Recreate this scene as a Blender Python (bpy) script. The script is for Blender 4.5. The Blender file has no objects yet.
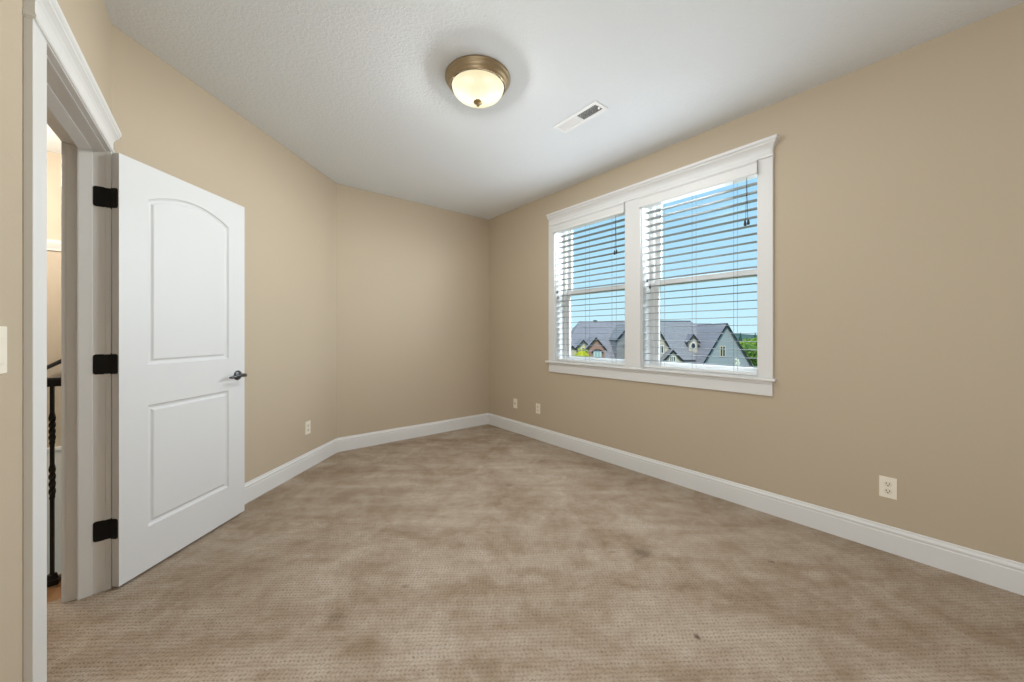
import bpy, bmesh, math, random
from mathutils import Vector, Matrix
random.seed(7)
S = bpy.context.scene
COL = S.collection
PI = math.pi

# ------------------------------------------------------------------ camera
F, HY, EYE = 374.0, 333.8, 1.195          # focal length in pixels of a 1024x682 frame, horizon row, eye height
cam = bpy.data.objects.new('camera', bpy.data.cameras.new('camera'))
COL.objects.link(cam)
cam.location = (0, 0, EYE)
cam.rotation_euler = (PI/2, 0, 0)
cam.data.sensor_width = 36.0
cam.data.lens = 36.0*F/1024.0
cam.data.shift_y = (HY-341.0)/1024.0
cam.data.clip_start = 0.02
cam.data.clip_end = 2000
S.camera = cam

# ------------------------------------------------------------------ colour management
S.view_settings.view_transform = 'Standard'
S.view_settings.look = 'None'
S.view_settings.gamma = 1.0
S.view_settings.exposure = 0.14
S.view_settings.use_curve_mapping = False
S.cycles.use_denoising = True
S.cycles.max_bounces = 12
S.cycles.diffuse_bounces = 8
S.cycles.transparent_max_bounces = 24
S.cycles.sample_clamp_indirect = 6.0

# ------------------------------------------------------------------ sky
W = bpy.data.worlds.new('sky'); S.world = W
W.use_nodes = True
nt = W.node_tree; nt.nodes.clear()
tc = nt.nodes.new('ShaderNodeTexCoord'); sp = nt.nodes.new('ShaderNodeSeparateXYZ')
rp = nt.nodes.new('ShaderNodeValToRGB'); bg = nt.nodes.new('ShaderNodeBackground'); wo = nt.nodes.new('ShaderNodeOutputWorld')
nt.links.new(tc.outputs['Generated'], sp.inputs[0]); nt.links.new(sp.outputs['Z'], rp.inputs[0])
rp.color_ramp.elements[0].position = 0.0; rp.color_ramp.elements[0].color = (0.60, 0.86, 0.98, 1)
rp.color_ramp.elements[1].position = 0.55; rp.color_ramp.elements[1].color = (0.27, 0.56, 0.93, 1)
k = rp.color_ramp.elements.new(0.10); k.color = (0.52, 0.81, 0.98, 1)
k = rp.color_ramp.elements.new(0.30); k.color = (0.37, 0.68, 0.96, 1)
bg.inputs['Strength'].default_value = 1.0
nt.links.new(rp.outputs[0], bg.inputs['Color']); nt.links.new(bg.outputs[0], wo.inputs[0])

# ------------------------------------------------------------------ frames of the room
def V2(x, y): return Vector((x, y, 0))
H = 2.715                                  # ceiling height
e_r = Vector((0.63134, -0.77551, 0)); n_r = Vector((0.77551, 0.63134, 0))      # window wall: along it, and outwards
BR = V2(-0.31566, 4.96038) + n_r*0.014
DBc = V2(-1.763, 3.770)                    # corner of back wall and diagonal wall
DCc = V2(-1.958, 1.872)                    # corner of diagonal wall and door wall
d_e = Vector((-0.617, 0.787, 0)).normalized(); n_e = Vector((-d_e.y, d_e.x, 0))  # door wall: along it (away from the camera), outwards
P_E = 0.414                                # distance of the camera from the door wall
e_b = (BR-DBc).normalized(); n_b = Vector((-e_b.y, e_b.x, 0))
BR = BR + n_b*0.014; DBc = DBc + n_b*0.014
e_d = (DBc-DCc).normalized()

def frame(origin, xdir):
    x = xdir.normalized(); y = Vector((-x.y, x.x, 0)); z = Vector((0, 0, 1))
    m = Matrix((x, y, z)).transposed().to_4x4(); m.translation = origin
    return m
FR = frame(BR, e_r)                        # x away from the far corner, y outwards, z up
FB = frame(DBc, e_b)
FD = frame(DCc, e_d)
FE = frame(n_e*P_E, d_e)                   # x = distance along the wall measured from the camera

# daylight that the two windows let in (one soft sky light per window opening), pointing into the room
def area_light(name, mat, sx, sy, watts, col, spread=PI):
    l = bpy.data.lights.new(name, 'AREA'); l.shape = 'RECTANGLE'; l.size = sx; l.size_y = sy
    l.energy = watts; l.color = col; l.spread = spread
    o = bpy.data.objects.new(name, l); COL.objects.link(o); o.matrix_world = mat; return o
DAY = (0.90, 0.96, 1.0)
for nm, u0, u1 in (('daylight_far', 1.235, 2.105), ('daylight_near', 2.28, 3.135)):
    p = FR @ Vector(((u0+u1)/2, -0.06, 1.56))
    z = n_r; x = e_r; y = z.cross(x)       # the light shines along its -Z, so +Z points outdoors
    m = Matrix((x, y, z)).transposed().to_4x4(); m.translation = p
    area_light(nm, m, u1-u0-0.06, 1.24, 10.0, DAY)
    q = FR @ Vector(((u0+u1)/2+0.40, 0.75, 2.35))
    m2 = Matrix.Rotation(math.radians(-20), 4, 'Z') @ m @ Matrix.Rotation(math.radians(46), 4, 'X'); m2.translation = q
    area_light(nm+'_outside', m2, 1.0, 1.0, 60.0, DAY)
# large soft fill light added behind the viewpoint to brighten the window wall
p = FE @ Vector((-0.15, -0.06, 1.45)); z = n_e; y = Vector((0, 0, 1)); x = y.cross(z)
m = Matrix((x, y, z)).transposed().to_4x4(); m.translation = p
area_light('fill_rear', m, 1.4, 1.7, 26.0, DAY)
sun = bpy.data.objects.new('sun', bpy.data.lights.new('sun', 'SUN')); COL.objects.link(sun)
sun.data.energy = 3.0; sun.data.angle = 0.009; sun.data.color = (1.0, 0.95, 0.87)
sun.rotation_euler = Vector((0.35, 0.72, -0.80)).to_track_quat('-Z', 'Y').to_euler()
LAMP_W, HALL_W = 860.0, 54.0

# ------------------------------------------------------------------ materials
def sock(n, *names):
    for a in names:
        if a in n.inputs: return n.inputs[a]
class NT:
    def __init__(s, name):
        s.m = bpy.data.materials.new(name); s.m.use_nodes = True
        s.t = s.m.node_tree; s.t.nodes.clear()
        s.out = s.t.nodes.new('ShaderNodeOutputMaterial')
    def n(s, kind, **kw):
        x = s.t.nodes.new('ShaderNode'+kind)
        for a, b in kw.items():
            if a.startswith('i_'): x.inputs[a[2:].replace('_', ' ')].default_value = b
            else: setattr(x, a, b)
        return x
    def l(s, a, b): s.t.links.new(a, b)
    def math(s, op, a, b=None, clamp=False):
        x = s.n('Math', operation=op); x.use_clamp = clamp
        for i, v in enumerate((a, b)):
            if v is None: continue
            if isinstance(v, (int, float)): x.inputs[i].default_value = v
            else: s.l(v, x.inputs[i])
        return x.outputs[0]
    def mix(s, fac, a, b, mode='MIX'):
        x = s.n('MixRGB', blend_type=mode)
        for i, v in enumerate((fac, a, b)):
            if isinstance(v, (int, float)): x.inputs[i].default_value = v
            elif isinstance(v, tuple): x.inputs[i].default_value = (*v[:3], 1)
            else: s.l(v, x.inputs[i])
        return x.outputs[0]
    def ramp(s, fac, stops):
        x = s.n('ValToRGB'); cr = x.color_ramp
        while len(cr.elements) < len(stops): cr.elements.new(0.5)
        for el, (p, c) in zip(cr.elements, stops):
            el.position = p; el.color = (c, c, c, 1) if isinstance(c, (int, float)) else (*c, 1)
        s.l(fac, x.inputs[0]); return x.outputs[0]
    def noise(s, co, scale, detail=2, rough=0.5, dist=0.0):
        x = s.n('TexNoise'); x.inputs['Scale'].default_value = scale; x.inputs['Detail'].default_value = detail
        x.inputs['Roughness'].default_value = rough; x.inputs['Distortion'].default_value = dist
        s.l(co, x.inputs['Vector']); return x.outputs['Fac']
    def coord(s, kind='Object'): return s.n('TexCoord').outputs[kind]
    def bsdf(s, col, rough=0.5, spec=0.5, metal=0.0, height=None, bstr=0.2, bdist=0.002):
        b = s.n('BsdfPrincipled')
        if isinstance(col, tuple): b.inputs['Base Color'].default_value = (*col[:3], 1)
        else: s.l(col, b.inputs['Base Color'])
        b.inputs['Roughness'].default_value = rough; b.inputs['Metallic'].default_value = metal
        sock(b, 'Specular IOR Level', 'Specular').default_value = spec
        if height is not None:
            bp = s.n('Bump'); bp.inputs['Strength'].default_value = bstr; bp.inputs['Distance'].default_value = bdist
            s.l(height, bp.inputs['Height']); s.l(bp.outputs[0], b.inputs['Normal'])
        s.l(b.outputs[0], s.out.inputs[0]); return b

def m_plain(name, col, rough=0.5, spec=0.5, metal=0.0, var=0.03, scale=6.0):
    t = NT(name); c = t.coord()
    f = t.noise(c, scale, 3)
    a = tuple(max(0, x*(1-var)) for x in col); b = tuple(min(1, x*(1+var)) for x in col)
    t.bsdf(t.mix(f, a, b), rough, spec, metal); return t.m
def m_paint(name, col, bump=0.25, scale=130.0, dist=0.0015, rough=0.6):
    t = NT(name); c = t.coord()
    big = t.noise(c, 1.3, 3); sm = t.noise(c, scale, 3, 0.55)
    a = tuple(x*0.975 for x in col); b = tuple(x*1.025 for x in col)
    t.bsdf(t.mix(big, a, b), rough, 0.3, 0, sm, bump, dist); return t.m
M = {}
M['wall'] = m_paint('beige_wall_paint', (0.525, 0.443, 0.338), 0.3, 120.0, 0.0015)
M['hallwall'] = m_paint('hall_wall_paint', (0.50, 0.44, 0.36), 0.3, 120.0)
t = NT('textured_ceiling_paint'); c = t.coord()
v1 = t.noise(c, 62.0, 4, 0.6, 0.6); v1 = t.ramp(v1, [(0.40, 0.0), (0.62, 1.0)])
t.bsdf(t.mix(t.noise(c, 1.1, 2), (0.765, 0.805, 0.845), (0.795, 0.835, 0.875)), 0.8, 0.2, 0, v1, 0.42, 0.003); M['ceil'] = t.m
M['trim'] = m_plain('white_trim_paint', (0.755, 0.765, 0.775), 0.35, 0.45, 0, 0.012, 3.0)
M['door'] = m_plain('white_door_paint', (0.71, 0.725, 0.75), 0.38, 0.45, 0, 0.01, 3.0)
M['vinyl'] = m_plain('window_vinyl', (0.74, 0.73, 0.715), 0.4, 0.45, 0, 0.01, 3.0)
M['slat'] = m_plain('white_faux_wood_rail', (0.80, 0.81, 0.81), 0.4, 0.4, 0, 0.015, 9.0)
M['slat_backlit'] = m_plain('white_slat_backlit', (0.27, 0.277, 0.284), 0.4, 0.4, 0, 0.015, 9.0)  # white slats with their backlit shade put into the colour
M['cord'] = m_plain('blind_cord', (0.20, 0.20, 0.22), 0.8, 0.2)
M['tassel'] = m_plain('dark_tassel', (0.045, 0.05, 0.06), 0.5, 0.4)
M['black'] = m_plain('black_bronze', (0.005, 0.005, 0.005), 0.5, 0.25, 0.0)
M['gun'] = m_plain('dark_pewter', (0.11, 0.115, 0.125), 0.30, 0.5, 0.9)
M['iron'] = m_plain('black_iron', (0.010, 0.010, 0.011), 0.5, 0.4)
M['plate'] = m_plain('ivory_plastic', (0.88, 0.83, 0.72), 0.35, 0.5, 0, 0.01)
M['socket'] = m_plain('ivory_receptacle', (0.80, 0.74, 0.63), 0.35, 0.5, 0, 0.01)
M['slot'] = m_plain('dark_slot', (0.05, 0.04, 0.03), 0.7, 0.2)
M['ventw'] = m_plain('white_register_enamel', (0.84, 0.85, 0.86), 0.4, 0.5, 0, 0.01)
M['duct'] = m_plain('dark_duct', (0.03, 0.032, 0.035), 0.7, 0.3)
M['nickel'] = m_plain('brushed_bronze_nickel', (0.36, 0.275, 0.17), 0.42, 0.5, 0.85, 0.06, 30.0)
M['baffle'] = m_plain('matt_black_plate', (0.0015, 0.0015, 0.0015), 1.0, 0.0)
M['brass'] = m_plain('aged_brass', (0.40, 0.30, 0.15), 0.35, 0.5, 0.8)

t = NT('window_glass')
tr = t.n('BsdfTransparent'); tr.inputs[0].default_value = (0.97, 0.985, 0.98, 1)
gl = t.n('BsdfGlossy'); gl.inputs['Roughness'].default_value = 0.25
mx = t.n('MixShader'); mx.inputs[0].default_value = 0.004
t.l(tr.outputs[0], mx.inputs[1]); t.l(gl.outputs[0], mx.inputs[2]); t.l(mx.outputs[0], t.out.inputs[0]); M['glass'] = t.m

# alabaster bowl lit by two bulbs: it glows most in front of each bulb
t = NT('lit_alabaster_bowl'); c = t.coord()
def near(pt, r):
    x = t.n('VectorMath', operation='DISTANCE'); t.l(c, x.inputs[0]); x.inputs[1].default_value = pt
    d = t.math('DIVIDE', x.outputs['Value'], r); d = t.math('MULTIPLY', d, d)
    return t.math('POWER', 2.718, t.math('MULTIPLY', d, -1.0))
g = t.math('ADD', near((-0.070, 0.0, -0.085), 0.075), near((0.070, 0.0, -0.085), 0.075))
sw = t.noise(c, 9.0, 3, 0.5, 1.5)
g = t.math('ADD', g, t.math('MULTIPLY', t.math('SUBTRACT', sw, 0.5), 0.35))
colr = t.ramp(g, [(0.0, (0.98, 0.84, 0.50)), (0.30, (1.0, 0.94, 0.64)), (0.85, (1.0, 0.99, 0.90))])
st = t.math('ADD', t.math('MULTIPLY', g, 0.45), 0.86)
em = t.n('Emission'); t.l(colr, em.inputs[0]); t.l(st, em.inputs[1])
tr = t.n('BsdfTransparent'); tr.inputs[0].default_value = (1.0, 0.97, 0.9, 1)
ad = t.n('MixShader'); ad.inputs[0].default_value = 0.93
t.l(tr.outputs[0], ad.inputs[1]); t.l(em.outputs[0], ad.inputs[2]); t.l(ad.outputs[0], t.out.inputs[0]); M['bowl'] = t.m

# patterned loop carpet
t = NT('beige_loop_carpet'); c = t.coord()
mp = t.n('Mapping'); mp.inputs['Rotation'].default_value = (0, 0, math.radians(-2)); t.l(c, mp.inputs[0])
wob = t.n('TexNoise'); wob.inputs['Scale'].default_value = 40; t.l(mp.outputs[0], wob.inputs['Vector'])
w2 = t.n('VectorMath', operation='SCALE'); t.l(wob.outputs['Color'], w2.inputs[0]); w2.inputs['Scale'].default_value = 0.015
co = t.n('VectorMath', operation='ADD'); t.l(mp.outputs[0], co.inputs[0]); t.l(w2.outputs[0], co.inputs[1])
sx = t.n('SeparateXYZ'); t.l(co.outputs[0], sx.inputs[0])
ROW = 0.0175
yr = t.math('DIVIDE', sx.outputs['Y'], ROW); row = t.math('FLOOR', yr)
ph = t.math('FRACT', t.math('MULTIPLY', t.math('SINE', t.math('MULTIPLY', row, 12.9898)), 43758.5))       # every row of loops is shifted by its own amount
cx_ = t.math('COSINE', t.math('ADD', t.math('MULTIPLY', sx.outputs['X'], 2*PI/0.0160), t.math('MULTIPLY', ph, 2*PI)))
cy_ = t.math('COSINE', t.math('MULTIPLY', yr, 2*PI))
lat = t.math('ADD', t.math('ADD', t.math('MULTIPLY', cx_, 0.24), t.math('MULTIPLY', cy_, -0.26)), 0.5)     # 0..1 across the loops
tuft = t.ramp(lat, [(0.04, 0.0), (0.36, 0.78), (1.0, 1.0)])
fib = t.noise(c, 420.0, 2, 0.7); nap = t.noise(c, 2.1, 4, 0.62, 1.2); nap2 = t.noise(c, 6.5, 3, 0.6, 0.8)
mp2 = t.n('Mapping'); mp2.inputs['Rotation'].default_value = (0, 0, math.radians(52)); mp2.inputs['Scale'].default_value = (1.0, 5.0, 1.0)
t.l(c, mp2.inputs[0]); vac = t.noise(mp2.outputs[0], 1.5, 3, 0.6, 0.5)
napv = t.math('ADD', t.math('ADD', t.math('MULTIPLY', nap, 0.36), t.math('MULTIPLY', t.noise(c, 26.0, 3, 0.65, 0.5), 0.14)), t.math('ADD', t.math('MULTIPLY', nap2, 0.22), t.math('MULTIPLY', vac, 0.28)))
base = t.ramp(napv, [(0.37, (0.275, 0.190, 0.122)), (0.48, (0.415, 0.325, 0.245)), (0.60, (0.560, 0.475, 0.395))])
pit = t.ramp(t.noise(c, 75.0, 2, 0.6), [(0.30, 0.10), (0.70, 0.80)])
base = t.mix(t.math('MULTIPLY', t.math('SUBTRACT', 1.0, tuft), pit), base, (0.105, 0.070, 0.045))   # pits between the tufts, their shade put into the yarn colour
base = t.mix(t.ramp(fib, [(0.45, 0.0), (0.75, 0.55)]), base, (0.62, 0.54, 0.45))
base = t.mix(t.ramp(t.noise(c, 190.0, 2, 0.6), [(0.50, 0.0), (0.75, 0.35)]), base, (0.15, 0.105, 0.07))
SPOTS = [((0.705, 2.046), 0.060, 0.055, 0.55), ((0.73, 1.475), 0.014, 0.018, 0.85), ((-0.506, 1.77), 0.034, 0.017, 0.40),
         ((0.55, 2.05), 0.03, 0.012, 0.4), ((-0.74, 1.58), 0.045, 0.03, 0.3), ((-0.02, 2.95), 0.05, 0.025, 0.3), ((1.36, 1.96), 0.02, 0.012, 0.5)]
for (q, rx, ry, amt) in SPOTS:
    s_ = t.n('VectorMath', operation='SUBTRACT'); t.l(c, s_.inputs[0]); s_.inputs[1].default_value = (q[0], q[1], 0)
    s2 = t.n('VectorMath', operation='DIVIDE'); t.l(s_.outputs[0], s2.inputs[0]); s2.inputs[1].default_value = (rx, ry, 1)
    ln = t.n('VectorMath', operation='LENGTH'); t.l(s2.outputs[0], ln.inputs[0])
    msk = t.ramp(t.math('ADD', ln.outputs['Value'], t.math('MULTIPLY', t.math('SUBTRACT', nap2, 0.5), 1.2)), [(0.25, amt), (1.0, 0.0)])
    base = t.mix(msk, base, (0.10, 0.068, 0.045))
hgt = t.math('ADD', tuft, t.math('MULTIPLY', fib, 0.5))
t.bsdf(base, 0.95, 0.1, 0, hgt, 0.7, 0.006); M['carpet'] = t.m

t = NT('oak_floor'); c = t.coord(); mp = t.n('Mapping'); mp.inputs['Scale'].default_value = (1, 12, 1); t.l(c, mp.inputs[0])
g = t.noise(mp.outputs[0], 6, 4, 0.6, 1.0); t.bsdf(t.ramp(g, [(0.3, (0.22, 0.10, 0.035)), (0.7, (0.42, 0.22, 0.09))]), 0.35, 0.5); M['oak'] = t.m
def m_rows(name, c1, c2, h, wdt, mort, sm=0.02, rough=0.9, vec='Object'):
    t = NT(name); c = t.coord('UV' if vec == 'UV' else 'Object')
    b = t.n('TexBrick'); b.inputs['Color1'].default_value = (*c1, 1); b.inputs['Color2'].default_value = (*c2, 1)
    b.inputs['Mortar'].default_value = (*mort, 1); b.inputs['Scale'].default_value = 1.0; b.inputs['Mortar Size'].default_value = sm
    b.inputs['Row Height'].default_value = h; b.inputs['Brick Width'].default_value = wdt
    if vec != 'UV':
        mp = t.n('Mapping'); mp.inputs['Rotation'].default_value = (PI/2, 0, 0); t.l(c, mp.inputs[0]); c = mp.outputs[0]
    t.l(c, b.inputs['Vector']); t.bsdf(b.outputs[0], rough, 0.2); return t.m
M['shingle'] = m_rows('purple_grey_shingles', (0.36, 0.345, 0.37), (0.30, 0.29, 0.31), 0.18, 0.5, (0.14, 0.135, 0.15))
M['shingle2'] = m_rows('grey_shingles', (0.34, 0.34, 0.35), (0.29, 0.29, 0.30), 0.18, 0.5, (0.14, 0.137, 0.145))
M['siding'] = m_rows('blue_grey_siding', (0.345, 0.385, 0.415), (0.325, 0.365, 0.395), 0.2, 6.0, (0.26, 0.29, 0.315))
M['cream'] = m_rows('cream_siding', (0.62, 0.56, 0.44), (0.58, 0.52, 0.41), 0.2, 6.0, (0.45, 0.40, 0.32))
M['brick'] = m_rows('red_brick', (0.42, 0.20, 0.15), (0.34, 0.16, 0.12), 0.075, 0.22, (0.45, 0.36, 0.30), 0.01)
M['fascia'] = m_plain('dark_fascia', (0.030, 0.032, 0.045), 0.7, 0.2)
M['whitewood'] = m_plain('white_wood', (0.75, 0.75, 0.73), 0.6, 0.3)
M['pane'] = m_plain('reflective_pane', (0.035, 0.05, 0.06), 0.1, 0.6)
M['tealpane'] = m_plain('pale_teal_pane', (0.36, 0.50, 0.50), 0.15, 0.6)
def m_leaf(name, a, b, scale=3.0):
    t = NT(name); c = t.coord(); t.bsdf(t.ramp(t.noise(c, scale, 3, 0.6), [(0.3, a), (0.7, b)]), 0.8, 0.2); return t.m
M['lime'] = m_leaf('lime_leaves', (0.30, 0.33, 0.015), (0.62, 0.60, 0.05))
M['leaf'] = m_leaf('bright_leaves', (0.10, 0.20, 0.025), (0.30, 0.42, 0.06), 1.0)
M['leaf2'] = m_leaf('mid_leaves', (0.07, 0.15, 0.03), (0.18, 0.30, 0.06), 1.0)
M['conifer'] = m_leaf('conifer_needles', (0.020, 0.050, 0.038), (0.045, 0.095, 0.07), 0.5)
M['blossom'] = m_leaf('white_blossom', (0.60, 0.62, 0.50), (0.85, 0.86, 0.80), 3.0)
M['bark'] = m_plain('bark', (0.09, 0.065, 0.045), 0.9, 0.1)
M['grass'] = m_leaf('lawn', (0.10, 0.17, 0.04), (0.16, 0.24, 0.06), 0.4)
M['hill'] = m_leaf('wooded_hill', (0.055, 0.10, 0.085), (0.085, 0.14, 0.115), 0.05)
M['stucco'] = m_plain('exterior_stucco', (0.45, 0.42, 0.37), 0.9, 0.1)

# ------------------------------------------------------------------ mesh helpers
class MB:
    """collects shapes (in the frame of a wall or thing) into one mesh"""
    def __init__(s): s.bm = bmesh.new()
    def quad(s, *pts):
        return s.bm.faces.new([s.bm.verts.new(p) for p in pts])
    def box(s, x0, x1, y0, y1, z0, z1, bev=0.0):
        b = bmesh.new()
        vs = [b.verts.new((x, y, z)) for z in (z0, z1) for y in (y0, y1) for x in (x0, x1)]
        for f in ((0, 2, 3, 1), (4, 5, 7, 6), (0, 1, 5, 4), (2, 6, 7, 3), (0, 4, 6, 2), (1, 3, 7, 5)):
            b.faces.new([vs[i] for i in f])
        if bev: bmesh.ops.bevel(b, geom=list(b.edges), offset=bev, segments=2, profile=0.5, affect='EDGES')
        s.join(b); return s
    def join(s, b, mat=None):
        if mat is not None: bmesh.ops.transform(b, matrix=mat, verts=b.verts)
        mp = {v: s.bm.verts.new(v.co) for v in b.verts}
        for f in b.faces:
            try:
                g = s.bm.faces.new([mp[v] for v in f.verts]); g.smooth = f.smooth
            except ValueError: pass
        b.free(); return s
    def prism(s, prof, a0, a1, fn, smooth=False):
        """sweep a closed 2-D profile from a0 to a1; fn(a, p, q) -> point"""
        A = [s.bm.verts.new(fn(a0, *p)) for p in prof]; B = [s.bm.verts.new(fn(a1, *p)) for p in prof]
        n = len(prof)
        for i in range(n):
            f = s.bm.faces.new((A[i], A[(i+1) % n], B[(i+1) % n], B[i])); f.smooth = smooth
        s.bm.faces.new(A[::-1]); s.bm.faces.new(B); return s
    def tube(s, pts, r, seg=8, cap=True):
        pts = [Vector(p) for p in pts]; rs = r if isinstance(r, (list, tuple)) else [r]*len(pts)
        rings = []
        up = None
        for i, p in enumerate(pts):
            d = (pts[min(i+1, len(pts)-1)]-pts[max(i-1, 0)]).normalized()
            if up is None: up = Vector((0, 0, 1)) if abs(d.z) < 0.9 else Vector((1, 0, 0))
            a = d.cross(up).normalized(); b = a.cross(d).normalized(); up = b
            rings.append([s.bm.verts.new(p+(a*math.cos(2*PI*k/seg)+b*math.sin(2*PI*k/seg))*rs[i]) for k in range(seg)])
        for r0, r1 in zip(rings, rings[1:]):
            for k in range(seg):
                f = s.bm.faces.new((r0[k], r0[(k+1) % seg], r1[(k+1) % seg], r1[k])); f.smooth = True
        if cap:
            s.bm.faces.new(rings[0][::-1]); s.bm.faces.new(rings[-1])
        return s
    def lathe(s, prof, seg=32, mat=None):
        """profile of (radius, height) turned round local Z"""
        b = bmesh.new(); rings = []
        for r, z in prof:
            if r < 1e-6: rings.append([b.verts.new((0, 0, z))])
            else: rings.append([b.verts.new((r*math.cos(2*PI*k/seg), r*math.sin(2*PI*k/seg), z)) for k in range(seg)])
        for r0, r1 in zip(rings, rings[1:]):
            for k in range(seg):
                k2 = (k+1) % seg
                vs = [r0[k % len(r0)], r0[k2 % len(r0)], r1[k2 % len(r1)], r1[k % len(r1)]]
                u = []
                for v in vs:
                    if v not in u: u.append(v)
                if len(u) > 2:
                    f = b.faces.new(u); f.smooth = True
        return s.join(b, mat)
    def poly(s, pts, y0, y1):
        """extrude a polygon given in (x, z) from y0 to y1"""
        return s.prism(pts, y0, y1, lambda a, p, q: (p, a, q))
    def build(s, name, mat, parent=None, shift=None, world=None, recalc=True):
        if shift is not None: bmesh.ops.translate(s.bm, vec=-Vector(shift), verts=s.bm.verts)
        if recalc: bmesh.ops.recalc_face_normals(s.bm, faces=s.bm.faces)
        me = bpy.data.meshes.new(name); s.bm.to_mesh(me); s.bm.free()
        if mat is not None: me.materials.append(mat)
        o = bpy.data.objects.new(name, me); COL.objects.link(o)
        if parent is not None: o.parent = parent
        elif world is not None: o.matrix_world = world
        return o

def tag(o, label=None, cat=None, group=None, kind=None):
    if label: o['label'] = label
    if cat: o['category'] = cat
    if group: o['group'] = group
    if kind: o['kind'] = kind
    return o
def thing(name, fr, base, label, cat, group=None, kind=None):
    """an Empty at the thing's base; parts are drawn in the frame fr and shifted by -base"""
    o = bpy.data.objects.new(name, None); o.empty_display_size = 0.1; COL.objects.link(o)
    o.matrix_world = fr @ Matrix.Translation(Vector(base))
    return tag(o, label, cat, group, kind)
def copy_tree(o, parent=None):
    c_ = o.copy(); COL.objects.link(c_)
    if parent is not None: c_.parent = parent
    for ch in [x for x in list(COL.objects) if x.parent == o]: copy_tree(ch, c_)
    return c_

# ------------------------------------------------------------------ room shell
SB = -0.95                                  # how far the room runs behind the camera
def at_entry(s, off=0.0): return d_e*s + n_e*(P_E+off)
# near corners
A_ent = at_entry(SB)
ub = None
_den = e_r.x*(-n_e.y) - e_r.y*(-n_e.x)
_r = A_ent-BR
ub = (_r.x*(-n_e.y) - _r.y*(-n_e.x))/_den
A_rgt = BR + e_r*ub
T = 0.20
def wall(name, fr, L0, L1, z0, z1, holes, thick, mat, label, x_out0=0.0, x_out1=0.0):
    """slab with rectangular holes (x0, x1, z0, z1); front face at y = 0, back at y = thick"""
    xs = sorted({L0, L1, *[h[0] for h in holes], *[h[1] for h in holes]}); zs = sorted({z0, z1, *[h[2] for h in holes], *[h[3] for h in holes]})
    m = MB()
    def solid(i, j):
        if i < 0 or j < 0 or i >= len(xs)-1 or j >= len(zs)-1: return False
        cx, cz = (xs[i]+xs[i+1])/2, (zs[j]+zs[j+1])/2
        return not any(h[0] < cx < h[1] and h[2] < cz < h[3] for h in holes)
    for i in range(len(xs)-1):
        for j in range(len(zs)-1):
            if not solid(i, j): continue
            a, b, c_, d = xs[i], xs[i+1], zs[j], zs[j+1]
            m.quad((a, 0, c_), (b, 0, c_), (b, 0, d), (a, 0, d)); m.quad((a, thick, c_), (a, thick, d), (b, thick, d), (b, thick, c_))
            if not solid(i-1, j): m.quad((a, 0, c_), (a, 0, d), (a, thick, d), (a, thick, c_))
            if not solid(i+1, j): m.quad((b, 0, c_), (b, thick, c_), (b, thick, d), (b, 0, d))
            if not solid(i, j-1): m.quad((a, 0, c_), (a, thick, c_), (b, thick, c_), (b, 0, c_))
            if not solid(i, j+1): m.quad((a, 0, d), (b, 0, d), (b, thick, d), (a, thick, d))
    bmesh.ops.remove_doubles(m.bm, verts=m.bm.verts, dist=1e-5)
    o = m.build(name, mat, world=fr)
    return tag(o, label, 'wall', kind='structure')
LB = (BR-DBc).length; LD = (DBc-DCc).length
s_dc = (DCc).dot(d_e)
WIN = [(1.232, 2.152, 0.893, 2.445), (2.262, 3.186, 0.893, 2.445)]
DOOR = (1.680, 2.555, -0.02, 2.062)
wall('wall_right', FR, -0.02, ub+0.1, -0.02, H+0.02, WIN, T, M['wall'], 'beige painted wall holding the double window')
wall('wall_back', FB, -0.05, LB+0.05, -0.02, H+0.02, [], 0.12, M['wall'], 'short beige wall at the far end of the room')
wall('wall_left', FD, -0.09, LD+0.02, -0.02, H+0.02, [], 0.12, M['wall'], 'beige diagonal wall behind the open white door')
wall('wall_entry', FE, SB-0.1, s_dc+0.03, -0.02, H+0.02, [DOOR], 0.115, M['wall'], 'beige wall with the doorway at the left edge')
FQ = frame(A_rgt, A_ent-A_rgt)
wall('wall_rear', FQ, -0.1, (A_ent-A_rgt).length+0.1, -0.02, H+0.02, [], 0.12, M['wall'], 'beige wall behind the viewpoint')
corners = [BR, A_rgt, A_ent, DCc, DBc]
def grow(pts, d):
    cx = sum((p for p in pts), Vector())/len(pts)
    return [p+(p-cx).normalized()*d for p in pts]
# the carpet runs into the doorway as far as the middle of the door frame
fl = MB()
pts = [BR, A_rgt, A_ent, at_entry(DOOR[0]), at_entry(DOOR[0], 0.115), at_entry(0.45, 0.115), at_entry(0.45, 1.75), at_entry(2.585, 1.75), at_entry(2.585, 0.115), at_entry(DOOR[1], 0.115), at_entry(DOOR[1]), DCc, DBc]
fl.prism([(p.x, p.y) for p in pts], -0.05, 0.0, lambda a, p, q: (p, q, a))
tag(fl.build('floor', M['carpet']), 'beige patterned loop pile carpet with faint stains', 'floor', kind='structure')
ce = MB()
ce.prism([(p.x, p.y) for p in grow(corners, 0.25)], H, H+0.12, lambda a, p, q: (p, q, a))
tag(ce.build('ceiling', M['ceil']), 'white textured ceiling of the bedroom', 'ceiling', kind='structure')
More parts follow.
